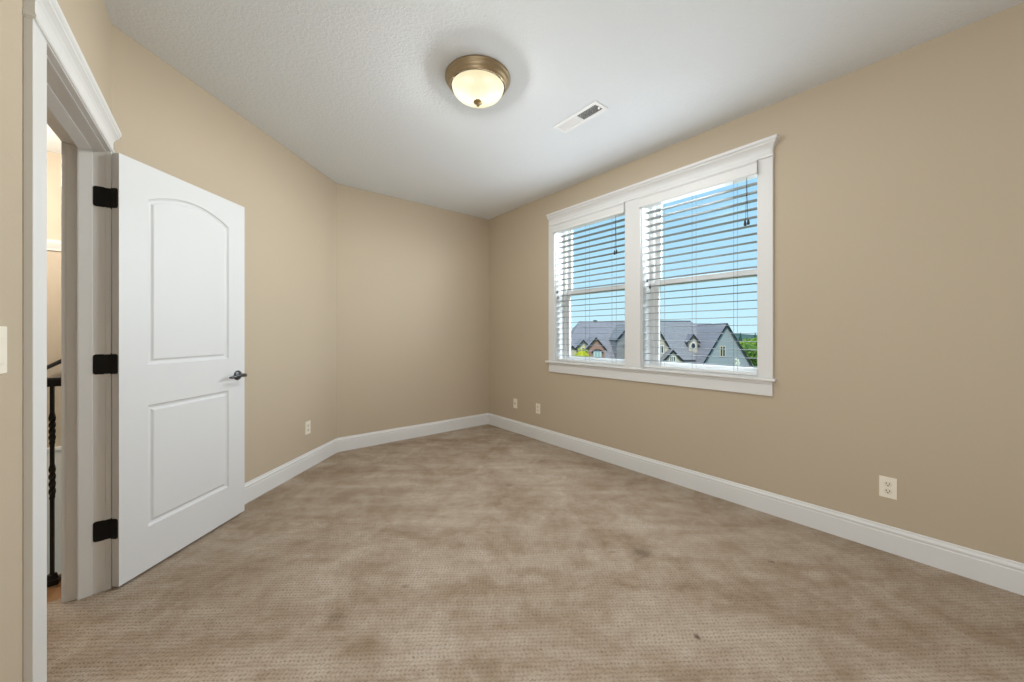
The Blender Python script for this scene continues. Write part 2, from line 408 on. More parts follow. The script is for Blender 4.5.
# baseboards
BBP = [(0.0, 0.0), (-0.0145, 0.0), (-0.0145, 0.102), (-0.0125, 0.106), (-0.0125, 0.112), (-0.0150, 0.115), (-0.0145, 0.121), (-0.0095, 0.128), (-0.0075, 0.133), (-0.0075, 0.138), (-0.004, 0.142), (0.0, 0.142)]
def baseboard(name, fr, x0, x1, label):
    m = MB(); m.prism(BBP, x0, x1, lambda a, p, q: (a, p, q))
    return tag(m.build(name, M['trim'], world=fr), label, 'baseboard', kind='structure')
baseboard('baseboard_right', FR, 0.0, ub, 'white baseboard along the window wall')
baseboard('baseboard_back', FB, 0.0, LB, 'white baseboard along the far wall')
baseboard('baseboard_left', FD, 0.0, LD, 'white baseboard along the diagonal wall')
baseboard('baseboard_entry', FE, SB, 1.598, 'white baseboard along the wall before the doorway')
baseboard('baseboard_rear', FQ, 0.0, (A_ent-A_rgt).length, 'white baseboard behind the viewpoint')

# ------------------------------------------------------------------ window casing
wc = thing('trim_1', FR, (2.185, 0, 0.78), 'white casing, crown and sill around the double window', 'window casing', kind='structure')
B0 = (2.185, 0, 0.78)
for x0, x1 in ((1.152, 1.238), (2.112, 2.266), (3.146, 3.236)):
    m = MB(); m.box(x0, x1, -0.020, 0.0, 0.901, 2.364, 0.002); m.build('casing', M['trim'], wc, B0)
m = MB(); m.box(1.152, 3.236, -0.020, 0.0, 2.364, 2.455, 0.002); m.build('head_casing', M['trim'], wc, B0)
CR = [(0, 2.3635), (-0.027, 2.3635), (-0.030, 2.3655), (-0.030, 2.371), (-0.027, 2.375), (-0.0235, 2.378), (-0.0235, 2.408), (-0.026, 2.418), (-0.033, 2.432), (-0.043, 2.444), (-0.047, 2.447), (-0.047, 2.456), (-0.050, 2.460), (-0.056, 2.466), (-0.057, 2.483), (0, 2.483)]
def crown(m, prof, x0, x1, y_flat, near_end=1.0):
    """sweep a crown profile and return its ends: each profile point also steps out sideways as far as it projects"""
    A = [m.bm.verts.new((x0-near_end*max(0, -p-y_flat), p, q)) for p, q in prof]; B = [m.bm.verts.new((x1+max(0, -p-y_flat), p, q)) for p, q in prof]
    A2 = [m.bm.verts.new((x0-near_end*max(0, -p-y_flat), 0, q)) for p, q in prof]; B2 = [m.bm.verts.new((x1+max(0, -p-y_flat), 0, q)) for p, q in prof]
    n = len(prof)
    for i in range(n-1):
        m.bm.faces.new((A[i], A[i+1], B[i+1], B[i]))
        if (A[i].co-A2[i].co).length > 1e-6 or (A[i+1].co-A2[i+1].co).length > 1e-6:
            m.bm.faces.new((A[i], A2[i], A2[i+1], A[i+1])); m.bm.faces.new((B[i], B[i+1], B2[i+1], B2[i]))
    m.bm.faces.new((A2[-1], A[-1], B[-1], B2[-1]))
    m.bm.faces.new([A2[i] for i in range(n)]+[B2[i] for i in range(n-1, -1, -1)])
    bmesh.ops.remove_doubles(m.bm, verts=m.bm.verts, dist=1e-6)
m = MB(); crown(m, CR, 1.160, 3.234, 0.022, 0.15); m.build('crown_molding', M['trim'], wc, B0)
m = MB(); m.prism([(0.0, 0.880), (-0.034, 0.880), (-0.041, 0.884), (-0.043, 0.8905), (-0.041, 0.897), (-0.034, 0.901), (0.0, 0.901)], 1.122, 3.252, lambda a, p, q: (a, p, q)); m.build('window_stool', M['trim'], wc, B0)
m = MB(); m.prism([(0.0, 0.782), (-0.014, 0.782), (-0.017, 0.785), (-0.017, 0.858), (-0.020, 0.862), (-0.020, 0.880), (0.0, 0.880)], 1.153, 3.232, lambda a, p, q: (a, p, q)); m.build('apron', M['trim'], wc, B0)

# ------------------------------------------------------------------ windows
def window(num, h, label):
    x0, x1, z0, z1 = h
    base = ((x0+x1)/2, 0.1, z0)
    w = thing('window_%d' % num, FR, base, label, 'window', kind='structure')
    m = MB()                                 # white return lining the opening
    m.box(x0, x0+0.012, 0.0, T, z0, z1); m.box(x1-0.012, x1, 0.0, T, z0, z1)
    m.box(x0+0.012, x1-0.012, 0.0, T, z1-0.012, z1); m.box(x0+0.012, x1-0.012, 0.0, T, z0, z0+0.012)
    m.build('window_return', M['trim'], w, base)
    a, b, c_, d = x0+0.012, x1-0.012, z0+0.012, z1-0.012
    def ring(name, a, b, c_, d, wd, y0, y1, mat, wb=None, wt=None):
        wb = wb or wd; wt = wt or wd
        m = MB()
        m.box(a, a+wd, y0, y1, c_, d, 0.003); m.box(b-wd, b, y0, y1, c_, d, 0.003)
        m.box(a+wd, b-wd, y0, y1, c_, c_+wb, 0.003); m.box(a+wd, b-wd, y0, y1, d-wt, d, 0.003)
        return m.build(name, mat, w, base)
    ring('window_frame', a, b, c_, d, 0.036, 0.118, T-0.005, M['vinyl'], 0.016, 0.03)
    mid = 1.632
    up = ring('upper_sash', a+0.036, b-0.036, mid-0.025, d-0.03, 0.043, 0.160, 0.182, M['vinyl'], 0.05, 0.04)
    lo = ring('lower_sash', a+0.032, b-0.032, c_+0.016, mid+0.028, 0.043, 0.130, 0.158, M['vinyl'], 0.030, 0.052)
    for s_, yy, za, zb in ((up, 0.171, mid+0.02, d-0.065), (lo, 0.144, c_+0.044, mid-0.02)):
        m = MB(); m.box(a+0.06, b-0.06, yy-0.002, yy+0.002, za, zb); m.build('glass_pane', M['glass'], s_, base)
window(1, WIN[0], 'left white vinyl sash window facing the neighbouring roofs')
window(2, WIN[1], 'right white vinyl sash window nearer the viewpoint')

# ------------------------------------------------------------------ blinds
def blind(x0, x1, ladders, lift_u, lift_z, tilt, label):
    zb, zt = 0.907, 2.278
    base = ((x0+x1)/2, 0.045, zb)
    b = thing('window_blind', FR, base, label, 'window blind', 'slat blinds in the two windows')
    m = MB(); m.box(x0+0.004, x1-0.004, 0.012, 0.072, 2.284, 2.345, 0.002); m.build('headrail', M['slat'], b, base)
    vp = [(-0.044, 2.268), (-0.030, 2.268), (-0.030, 2.362), (-0.046, 2.362), (-0.048, 2.358), (-0.048, 2.350), (-0.044, 2.346), (-0.042, 2.340), (-0.042, 2.290), (-0.044, 2.286), (-0.047, 2.282), (-0.047, 2.271)]
    m = MB(); m.prism(vp, x0-0.010, x1+0.016, lambda a, p, q: (a, p, q))
    m.box(x0-0.010, x0+0.000, -0.044, -0.0205, 2.268, 2.362); m.box(x1+0.006, x1+0.016, -0.044, -0.0205, 2.268, 2.362)
    m.build('valance', M['trim'], b, base)
    m = MB()
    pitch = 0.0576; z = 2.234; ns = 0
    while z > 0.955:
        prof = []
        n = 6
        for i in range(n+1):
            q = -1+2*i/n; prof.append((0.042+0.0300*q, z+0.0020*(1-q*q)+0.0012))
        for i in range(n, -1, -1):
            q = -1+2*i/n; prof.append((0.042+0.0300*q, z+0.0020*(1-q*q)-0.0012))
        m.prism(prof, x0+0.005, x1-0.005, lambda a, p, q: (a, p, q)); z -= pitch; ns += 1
    m.build('slats', M['slat_backlit'], b, base)
    m = MB(); m.box(x0+0.005, x1-0.005, 0.014, 0.070, zb+0.001, zb+0.021, 0.003); m.build('bottom_rail', M['slat'], b, base)
    for u in ladders:
        m = MB()
        for y in (0.009, 0.075): m.tube([(u, y, 2.286), (u, y, zb+0.018)], 0.0011, 5)
        m.build('ladder_cord', M['cord'], b, base)
    lc = MB()
    for du in (-0.006, 0.007): lc.tube([(lift_u, -0.004, 2.286), (lift_u+du*0.4, -0.006, 2.15), (lift_u+du, -0.006, lift_z)], 0.0016, 5)
    lc.lathe([(0, 0.008), (0.004, 0.006), (0.005, 0), (0.004, -0.006), (0, -0.008)], 10, Matrix.Translation((lift_u, -0.006, 2.155)))
    lo = lc.build('lift_cord', M['tassel'], b, base)
    for du, dz in ((-0.010, -0.004), (0.010, 0.0)):
        m = MB(); m.lathe([(0, 0.004), (0.004, 0.002), (0.0065, -0.006), (0.0095, -0.026), (0.0095, -0.034), (0.006, -0.037), (0, -0.037)], 12, Matrix.Translation((lift_u+du, -0.006, lift_z+dz)))
        m.build('tassel', M['tassel'], lo, base)
    tcd = MB()
    for (u, z_) in tilt: tcd.tube([(u, 0.000, 2.286), (u, 0.000, z_)], 0.0010, 5)
    to = tcd.build('tilt_cord', M['slat'], b, base)
    for (u, z_) in tilt:
        m = MB(); m.lathe([(0, 0.004), (0.003, 0.002), (0.005, -0.006), (0.008, -0.024), (0.008, -0.032), (0, -0.034)], 12, Matrix.Translation((u, 0.000, z_)))
        m.build('tassel', M['gun'], to, base)
blind(1.246, 2.102, (1.335, 1.640, 1.955), 2.005, 1.962, ((1.262, 1.66), (1.275, 1.60)), 'open slat blind with white valance and dark cord tassels in the left window')
blind(2.276, 3.136, (2.435, 2.695, 2.990), 3.078, 1.985, ((2.318, 1.665), (2.345, 1.610)), 'open slat blind with white valance and dark cord tassels in the right window')

# ------------------------------------------------------------------ door frame
dx0, dx1, dzt = 1.700, 2.535, 2.042         # clear opening
base = (dx1, 0, 0)
df = thing('trim_2', FE, base, 'white door frame with crown head at the left edge', 'door frame', kind='structure')
m = MB(); m.box(dx0-0.020, dx0, 0.0, 0.120, 0, dzt+0.018); m.build('jamb', M['trim'], df, base)
m = MB(); m.box(dx1, dx1+0.020, 0.0, 0.120, 0, dzt+0.018); m.build('jamb', M['trim'], df, base)
m = MB(); m.box(dx0, dx1, 0.0, 0.120, dzt, dzt+0.018); m.build('head_jamb', M['trim'], df, base)
ST = [(0.0, 0.042), (0.004, 0.042), (0.013, 0.080), (0.013, 0.086), (0.0, 0.086)]     # (projection, depth): a sloped stop
m = MB(); m.prism(ST, 0.0, dzt, lambda a, p, q: (dx1-p, q, a)); m.build('door_stop', M['trim'], df, base)
m = MB(); m.prism(ST, 0.0, dzt, lambda a, p, q: (dx0+p, q, a)); m.build('door_stop', M['trim'], df, base)
m = MB(); m.prism(ST, dx0, dx1, lambda a, p, q: (a, q, dzt-p)); m.build('head_stop', M['trim'], df, base)
for ya, yb in ((-0.018, 0.0), (0.115, 0.133)):
    if ya > 0: ya, yb = 0.1201, 0.136
    for xa, xb in ((1.600, dx0+0.003), (dx1+0.003, 2.602)):
        m = MB(); m.box(xa, xb, ya, yb, 0, dzt+0.006, 0.002); m.build('casing', M['trim'], df, base)
    m = MB(); m.box(1.600, 2.602, ya, yb, dzt+0.006, 2.075, 0.002); m.build('head_casing', M['trim'], df, base)
DCR = [(0, 2.052), (-0.021, 2.052), (-0.024, 2.056), (-0.024, 2.062), (-0.0215, 2.066), (-0.0205, 2.070), (-0.0205, 2.094), (-0.0225, 2.106), (-0.028, 2.118), (-0.035, 2.127), (-0.038, 2.130), (-0.038, 2.138), (-0.041, 2.142), (-0.044, 2.147), (-0.045, 2.160), (0, 2.160)]
m = MB(); crown(m, DCR, 1.602, 2.562, 0.019); m.build('crown_molding', M['trim'], df, base)

# ------------------------------------------------------------------ door leaf, hinges, lever
hinge = V2(-1.835, 1.746); FDR = frame(hinge, V2(-1.787, 2.499)-hinge)
DW, DZ0, DZ1, DT = 0.755, 0.014, 2.040, 0.035
dr = thing('door_1', FDR, (0, DT, 0), 'white two panel arch top door standing open against the diagonal wall', 'door', kind='structure')
bD = (0, DT, 0)
def inset(loop, d):
    n = len(loop); out = []
    for i in range(n):
        p0, p1, p2 = Vector(loop[i-1]), Vector(loop[i]), Vector(loop[(i+1) % n])
        a = (p1-p0).normalized(); b = (p2-p1).normalized()
        na = Vector((-a.y, a.x)); nb = Vector((-b.y, b.x)); q = (na+nb); q = q/max(0.2, q.length_squared/2)
        out.append((p1.x+q.x*d, p1.y+q.y*d))
    return out
up_loop = [(0.132, 1.038), (0.624, 1.038), (0.624, 1.868)]
for i in range(1, 20):
    a = i/20.0; up_loop.append((0.624-0.492*a, 1.868+0.066*math.sin(PI*a)**0.85))
up_loop.append((0.132, 1.868))
lo_loop = [(0.132, 0.226), (0.624, 0.226), (0.624, 0.836), (0.132, 0.836)]
def leaf_face(m, yf, sgn):
    bm = m.bm
    def ring(loop, y): return [bm.verts.new((p[0], y, p[1])) for p in loop]
    outer = ring([(0, DZ0), (DW, DZ0), (DW, DZ1), (0, DZ1)], yf)
    edges = [bm.edges.new((outer[i], outer[(i+1) % 4])) for i in range(4)]
    for loop in (up_loop, lo_loop):
        prev = ring(loop, yf)
        edges += [bm.edges.new((prev[i], prev[(i+1) % len(prev)])) for i in range(len(prev))]
        for d, dep in ((0.003, 0.0050), (0.011, 0.0095), (0.017, 0.0105), (0.021, 0.0100), (0.028, 0.0035), (0.031, 0.0022)):
            cur = ring(inset(loop, d), yf+sgn*dep)
            for i in range(len(cur)):
                f = bm.faces.new((prev[i], prev[(i+1) % len(cur)], cur[(i+1) % len(cur)], cur[i]))
            prev = cur
        bm.faces.new(prev)
    bmesh.ops.triangle_fill(bm, use_beauty=True, use_dissolve=False, edges=edges)
    return outer
m = MB(); o1 = leaf_face(m, 0.0, 1); o2 = leaf_face(m, DT, -1)
for i in range(4): m.bm.faces.new((o1[i], o1[(i+1) % 4], o2[(i+1) % 4], o2[i]))
m.build('door_leaf', M['door'], dr, bD)
to_door = FDR.inverted() @ FE
def E2D(x, y, z): return to_door @ Vector((x, y, z))
def rrect(m, p0, p1, zc, hz, r, fn, a0, a1):
    pr = []
    for cx, cz, st in ((p1-r, zc+hz-r, 0), (p0+r, zc+hz-r, 1), (p0+r, zc-hz+r, 2), (p1-r, zc-hz+r, 3)):
        for i in range(6):
            a = (st+i/5)*PI/2; pr.append((cx+r*math.cos(a), cz+r*math.sin(a)))
    m.prism(pr, a0, a1, fn)
for zc in (1.829, 1.054, 0.284):
    hm = MB()
    # leaf on the door edge (faces the camera side of the hinge edge)
    rrect(hm, 0.005, DT+0.004, zc, 0.0465, 0.010, lambda a, p, q: (a, p, q), -0.0025, 0.0)
    b = bmesh.new(); hb = MB()
    rrect(hb, -0.002, 0.040, zc, 0.0465, 0.010, lambda a, p, q: (a, p, q), dx1-0.0025, dx1)       # leaf on the jamb
    hb.box(dx1-0.0022, dx1+0.0035, -0.0235, 0.001, zc-0.045, zc+0.045, 0.0008)
    hm.join(hb.bm.copy(), to_door); hb.bm.free()
    k = E2D(dx1+0.001, -0.0215, 0)
    hm.tube([(k.x, k.y, zc-0.047), (k.x, k.y, zc+0.047)], 0.0062, 10)
    for q in (-1, 1): hm.lathe([(0.0, 0.004), (0.004, 0.003), (0.0062, 0.0)] if q > 0 else [(0.0062, 0.0), (0.004, -0.003), (0.0, -0.004)], 10, Matrix.Translation((k.x, k.y, zc+q*0.047)))
    for q in (-0.03, 0.0, 0.03): hm.lathe([(0.0, -0.0008), (0.004, -0.0006), (0.0045, 0.0)], 10, Matrix.Translation((-0.0025, 0.02, zc+q)) @ Matrix.Rotation(PI/2, 4, 'Y'))
    tag(hm.build('hinge', M['black'], dr, bD), 'black butt hinge')
def lever(ysurf, sgn):
    hx, hz = 0.695, 0.925
    T_ = Matrix.Translation((hx, ysurf, hz)) @ Matrix.Rotation(sgn*PI/2, 4, 'X')
    m = MB(); m.lathe([(0, 0.0), (0.031, 0.0), (0.032, 0.003), (0.029, 0.008), (0.021, 0.011), (0.013, 0.013), (0.011, 0.020), (0.0105, 0.040), (0.013, 0.044), (0.0, 0.044)], 28, T_)
    y = lambda q: ysurf-sgn*q
    lv = m.build('door_handle', M['gun'], dr, bD)
    m = MB(); m.tube([(hx+0.010, y(0.050), hz), (hx+0.004, y(0.052), hz), (hx-0.03, y(0.053), hz+0.003), (hx-0.07, y(0.051), hz+0.002), (hx-0.100, y(0.047), hz-0.003), (hx-0.112, y(0.043), hz-0.004)], [0.006, 0.011, 0.0095, 0.0085, 0.008, 0.005], 12)
    m.build('lever', M['gun'], lv, bD)
    tag(lv, 'dark pewter lever handle')
lever(0.0, 1); lever(DT, -1)
m = MB(); m.box(DW, DW+0.002, 0.006, 0.029, 0.87, 0.98, 0.0005); m.box(DW, DW+0.010, 0.012, 0.023, 0.915, 0.935, 0.003); m.build('latch_plate', M['gun'], dr, bD)

# ------------------------------------------------------------------ outlets, switch
def outlet(fr, u, z, label, kind='duplex', group='ivory wall outlets', w=0.070, hgt=0.114, name='wall_outlet', cat='outlet'):
    base = (u, 0, z)
    o = thing(name, fr, base, label, cat, group)
    m = MB(); m.box(u-w/2, u+w/2, -0.0055, 0.0, z-hgt/2, z+hgt/2, 0.002); m.build('cover_plate', M['plate'], o, base)
    if kind == 'duplex':
        for s_ in (-1, 1):
            zc = z+s_*0.0195
            m = MB(); pr = []
            for i in range(20):
                a = 2*PI*i/20; pr.append((u+0.0165*math.cos(a), max(zc-0.0140, min(zc+0.0140, zc+0.0165*math.sin(a)))))
            m.poly(pr, -0.0075, -0.005); r = m.build('receptacle', M['socket'], o, base)
            m = MB()
            m.box(u-0.0078, u-0.0052, -0.0079, -0.0070, zc-0.002, zc+0.008); m.box(u+0.0052, u+0.0078, -0.0079, -0.0070, zc-0.001, zc+0.007)
            m.lathe([(0.0029, -0.0004), (0.0029, 0.0005), (0, 0.0005)], 10, Matrix.Translation((u, -0.0075, zc-0.0075)) @ Matrix.Rotation(PI/2, 4, 'X'))
            m.build('slots', M['slot'], r, base)
        m = MB(); m.lathe([(0.0035, 0), (0.003, 0.0012), (0, 0.0014)], 10, Matrix.Translation((u, -0.0055, z)) @ Matrix.Rotation(PI/2, 4, 'X')); m.build('screw', M['plate'], o, base)
    elif kind == 'rocker':
        m = MB(); m.box(u-0.0165, u+0.0165, -0.0075, -0.005, z-0.0335, z+0.0335, 0.001); r = m.build('rocker', M['plate'], o, base)
    elif kind == 'jack':
        m = MB(); m.box(u-0.014, u+0.014, -0.0068, -0.005, z-0.014, z+0.014, 0.0005); r = m.build('jack', M['socket'], o, base)
        m = MB(); m.lathe([(0.0048, 0), (0.0048, 0.008), (0.002, 0.008), (0.002, 0.004), (0, 0.004)], 12, Matrix.Translation((u, -0.0068, z)) @ Matrix.Rotation(PI/2, 4, 'X')); m.build('connector', M['slot'], r, base)
    return o
outlet(FR, 3.771, 0.351, 'ivory duplex outlet on the window wall right of the window, nearest the viewpoint')
outlet(FR, 0.564, 0.350, 'small ivory wall plate on the window wall, closer to the far corner', 'jack', 'ivory wall plates')
outlet(FR, 0.967, 0.350, 'ivory duplex outlet on the window wall below the left end of the window')
_p = FD.inverted() @ V2(-1.8065, 3.322)
outlet(FD, _p.x, 0.361, 'ivory duplex outlet on the diagonal wall beside the open door')
outlet(FE, 1.453, 1.156, 'ivory light switch plate cut off by the left edge beside the door frame', 'rocker', None, 0.070, 0.114, 'light_switch', 'light switch')

# ------------------------------------------------------------------ ceiling light
LX, LY = -0.202, 2.225
cl = thing('ceiling_light', Matrix.Translation((LX, LY, H)), (0, 0, 0), 'lit round flush ceiling light with bronze rim and glass bowl', 'ceiling light')
m = MB(); m.lathe([(0.0, -0.002), (0.120, -0.002), (0.168, 0.0), (0.180, 0.0), (0.184, -0.004), (0.184, -0.012), (0.179, -0.018), (0.176, -0.020), (0.176, -0.026), (0.172, -0.034), (0.165, -0.042), (0.162, -0.045), (0.160, -0.052), (0.156, -0.056), (0.1535, -0.057), (0.1528, -0.055), (0.1528, -0.048)], 64)
m.build('rim', M['nickel'], cl)
m = MB(); m.lathe([(0.1526, -0.0572), (0.1478, -0.0572), (0.1478, -0.046), (0.137, -0.030), (0.122, -0.012), (0.0, -0.010), (0.0, -0.008), (0.124, -0.010), (0.139, -0.028), (0.1526, -0.046), (0.1526, -0.0572)], 64)
m.build('added_baffle', M['baffle'], cl)  # black liner added to swallow the bulbs' light inside the rim
m = MB()
prof = [(0.1455, -0.048), (0.1465, -0.054)]
for i in range(1, 15):
    a = PI/2*i/14; prof.append((0.1465*math.cos(a), -0.054-0.082*math.sin(a)))
m.lathe(prof, 64); m.build('glass_bowl', M['bowl'], cl)
m = MB(); m.lathe([(0.0, -0.1364), (0.022, -0.1366), (0.028, -0.139), (0.024, -0.146), (0.012, -0.151), (0.007, -0.156), (0.0095, -0.160), (0.007, -0.166), (0.0, -0.168)], 24); m.build('finial', M['brass'], cl)
cl.scale = (1.05, 1.05, 1.0)
for sx_ in (-1, 1):
    bl = bpy.data.lights.new('bulb', 'POINT'); bl.energy = LAMP_W/2; bl.color = (0.94, 0.98, 1.0); bl.shadow_soft_size = 0.055
    bo = bpy.data.objects.new('bulb', bl); COL.objects.link(bo); bo.parent = cl; bo.location = (0.055*sx_, 0, -0.047)

# ------------------------------------------------------------------ air register in the ceiling
vd = Vector((0.624, -0.781, 0)).normalized(); FV = frame(Vector((0.4745, 2.629, H)), vd)
vt = thing('air_vent', FV, (0, 0, 0), 'white rectangular air register in the ceiling beside the lamp', 'air vent')
VL, VW = 0.197, 0.064
def vring(m, a, b, w, z0, z1):
    m.box(-a, a, -b, -b+w, z0, z1, 0.0012); m.box(-a, a, b-w, b, z0, z1, 0.0012)
    m.box(-a, -a+w, -b+w, b-w, z0, z1, 0.0012); m.box(a-w, a, -b+w, b-w, z0, z1, 0.0012)
m = MB(); vring(m, VL, VW, 0.024, -0.008, 0.0); m.box(-0.006, 0.006, -VW+0.024, VW-0.024, -0.007, -0.001); m.build('vent_frame', M['ventw'], vt)
m = MB(); m.box(-VL+0.02, VL-0.02, -VW+0.02, VW-0.02, -0.0012, -0.0002); m.build('backing', M['duct'], vt)
for s0, s1, ang in ((-VL+0.024, -0.006, 1), (0.006, VL-0.024, -1)):
    m = MB()
    for i in range(9):
        yc = -VW+0.026+i*(2*VW-0.052)/8
        w_ = 0.0056
        a = math.radians(-16 if ang > 0 else 31)
        dy, dz = w_*math.cos(a), w_*math.sin(a)
        m.prism([(yc-dy, -0.0045-dz), (yc+dy, -0.0045+dz), (yc+dy, -0.0038+dz), (yc-dy, -0.0038-dz)], s0, s1, lambda a_, p, q: (a_, p, q))
    m.build('louvres', M['ventw'], vt)
m = MB(); m.box(VL-0.034, VL-0.020, -0.004, 0.004, -0.020, -0.007, 0.001); m.build('damper_lever', M['ventw'], vt)

# ------------------------------------------------------------------ hallway beyond the door
def hbox(name, x0, x1, y0, y1, z0, z1, mat, label, cat, kind='structure', bev=0):
    m = MB(); m.box(x0, x1, y0, y1, z0, z1, bev); return tag(m.build(name, mat, world=FE), label, cat, kind=kind)
hy0 = P_E*0+0.115
hbox('floor_hall', 2.586, 2.86, 0.116, 1.75, -0.06, -0.002, M['oak'], 'strip of oak flooring under the hall railing', 'floor')
hbox('wall_hall', 4.90, 5.02, 0.05, 1.95, -2.0, H+0.3, M['hallwall'], 'beige stair hall wall seen through the doorway', 'wall')
hbox('wall_hall_side', 0.3, 5.0, 1.75, 1.87, -2.0, H+0.3, M['hallwall'], 'beige wall along the far side of the hall', 'wall')
hbox('wall_hall_end', 0.30, 0.42, 0.12, 1.8, -0.1, H+0.3, M['hallwall'], 'beige wall closing the near end of the hall', 'wall')
hbox('wall_stair', s_dc+0.02, 4.95, 0.06, 0.115, -2.0, H+0.3, M['hallwall'], 'beige wall of the stairwell behind the bedroom', 'wall')
hbox('ceiling_hall', 0.3, 5.02, 0.115, 1.87, H+0.02, H+0.14, M['ceil'], 'white ceiling of the hall', 'ceiling')
hbox('floor_stairwell', 2.8, 4.95, 0.05, 1.8, -2.1, -2.0, M['oak'], 'oak floor at the bottom of the stairwell', 'floor')
# picture rail on the stair wall and the white stair skirt
m = MB(); m.prism([(4.90, 1.900), (4.885, 1.900), (4.882, 1.915), (4.872, 1.935), (4.860, 1.960), (4.855, 1.985), (4.90, 1.985)], 0.12, 1.75, lambda a, p, q: (p, a, q))
tag(m.build('trim_3', M['trim'], world=FE), 'white ledge moulding high on the hall wall', 'trim', kind='structure')
m = MB(); m.box(4.872, 4.90, 0.12, 1.75, -1.95, 0.205, 0.003); m.box(4.862, 4.90, 0.12, 1.75, 0.205, 0.235, 0.004)
tag(m.build('trim_4', M['trim'], world=FE), 'white panelled stair skirt below the hall railing', 'trim', kind='structure')
bR = (2.760, 0.20, 0.0)
rl = thing('stair_railing', FE, bR, 'black iron stair railing seen through the doorway gap', 'railing')
m = MB(); m.prism([(-0.028, 0.945), (0.028, 0.945), (0.030, 0.952), (0.030, 0.978), (0.024, 0.986), (-0.024, 0.986), (-0.030, 0.978), (-0.030, 0.952)], 0.155, 1.70, lambda a, p, q: (2.760+p, a, q)); m.build('handrail', M['iron'], rl, bR)
m = MB(); m.box(2.72, 2.80, 0.13, 1.70, -0.030, 0.001, 0.002); m.build('base_rail', M['oak'], rl, bR)
for i, yy in enumerate((0.212, 0.332, 0.452, 0.572)):
    bm_ = bmesh.new(); rings = []
    N = 72
    for j in range(N+1):
        z = 0.01+0.94*j/N
        tw = 0.0
        for (za, zb) in ((0.42, 0.56), (0.68, 0.80)):
            tw += 2*PI*max(0.0, min(1.0, (z-za)/(zb-za)))*1.0
        r = 0.0068
        if 0.41 < z < 0.57 or 0.67 < z < 0.81: r = 0.0088
        rings.append([bm_.verts.new((2.760+r*1.35*math.cos(tw+PI/4+k*PI/2), yy+r*1.35*math.sin(tw+PI/4+k*PI/2), z)) for k in range(4)])
    for r0, r1 in zip(rings, rings[1:]):
        for k in range(4): bm_.faces.new((r0[k], r0[(k+1) % 4], r1[(k+1) % 4], r1[k]))
    bm_.faces.new(rings[0][::-1]); bm_.faces.new(rings[-1])
    m = MB(); m.join(bm_); bal = m.build('baluster', M['iron'], rl, bR)
    m = MB(); m.prism([(-0.024, -0.024), (0.024, -0.024), (0.024, 0.024), (-0.024, 0.024)], 0.001, 0.026, lambda a, p, q: (2.760+p, yy+q, a))
    m.lathe([(0.022, 0.026), (0.018, 0.034), (0.016, 0.048), (0.0, 0.05)], 16, Matrix.Translation((2.760, yy, 0))); m.build('base_shoe', M['iron'], bal, bR)
# dark wall handrail sweeping up the stair wall
bh = (4.83, 1.0, 0.9)
hr = thing('wall_handrail', FE, bh, 'thin dark handrail curving up the hall wall above the railing', 'handrail')
cv = []
for i in range(17):
    a = i/16.0; cv.append((4.835, 1.35-1.0*a, 0.66+0.52*a**1.6))
m = MB(); m.tube(cv, 0.016, 10); m.build('rail', M['iron'], hr, bh)
for i in (2, 8, 13):
    p = cv[i]; m = MB(); m.tube([(4.835, p[1], p[2]-0.014), (4.845, p[1], p[2]-0.05), (4.90, p[1], p[2]-0.06)], 0.005, 8); m.build('bracket', M['iron'], hr, bh)
hl = bpy.data.lights.new('hall_bulb', 'POINT'); hl.energy = HALL_W; hl.color = (1.0, 0.90, 0.76); hl.shadow_soft_size = 0.12
ho = bpy.data.objects.new('hall_bulb', hl); COL.objects.link(ho); ho.location = FE @ Vector((3.9, 1.1, 2.35))

# ------------------------------------------------------------------ outdoors: ground, hills, houses, planting
GZ = -6.4
m = MB(); m.quad((-300, 7, GZ), (900, 7, GZ), (1100, 420, GZ-4), (-400, 420, GZ-4))
m.quad((5.5, -60, GZ), (900, -60, GZ), (900, 7, GZ), (5.5, 7, GZ))
tag(m.build('ground', M['grass']), 'green lawn falling away outside the windows', 'ground', kind='structure')
random.seed(3)
m = MB(); prev = None
for i in range(130):
    x = -270+i*9.0
    zc = 0.2+1.1*math.sin(i*0.31)+0.8*math.sin(i*0.83+1)+random.uniform(-0.35, 0.35)
    col_ = [m.bm.verts.new((x, 232, GZ-6)), m.bm.verts.new((x, 250, -2.5+zc*0.5)), m.bm.verts.new((x, 262, zc)), m.bm.verts.new((x, 330, GZ-4))]
    if prev:
        for a in range(3): m.bm.faces.new((prev[a], col_[a], col_[a+1], prev[a+1]))
    prev = col_
tag(m.build('hills', M['hill']), 'dark wooded ridge on the horizon', 'hills', kind='structure')

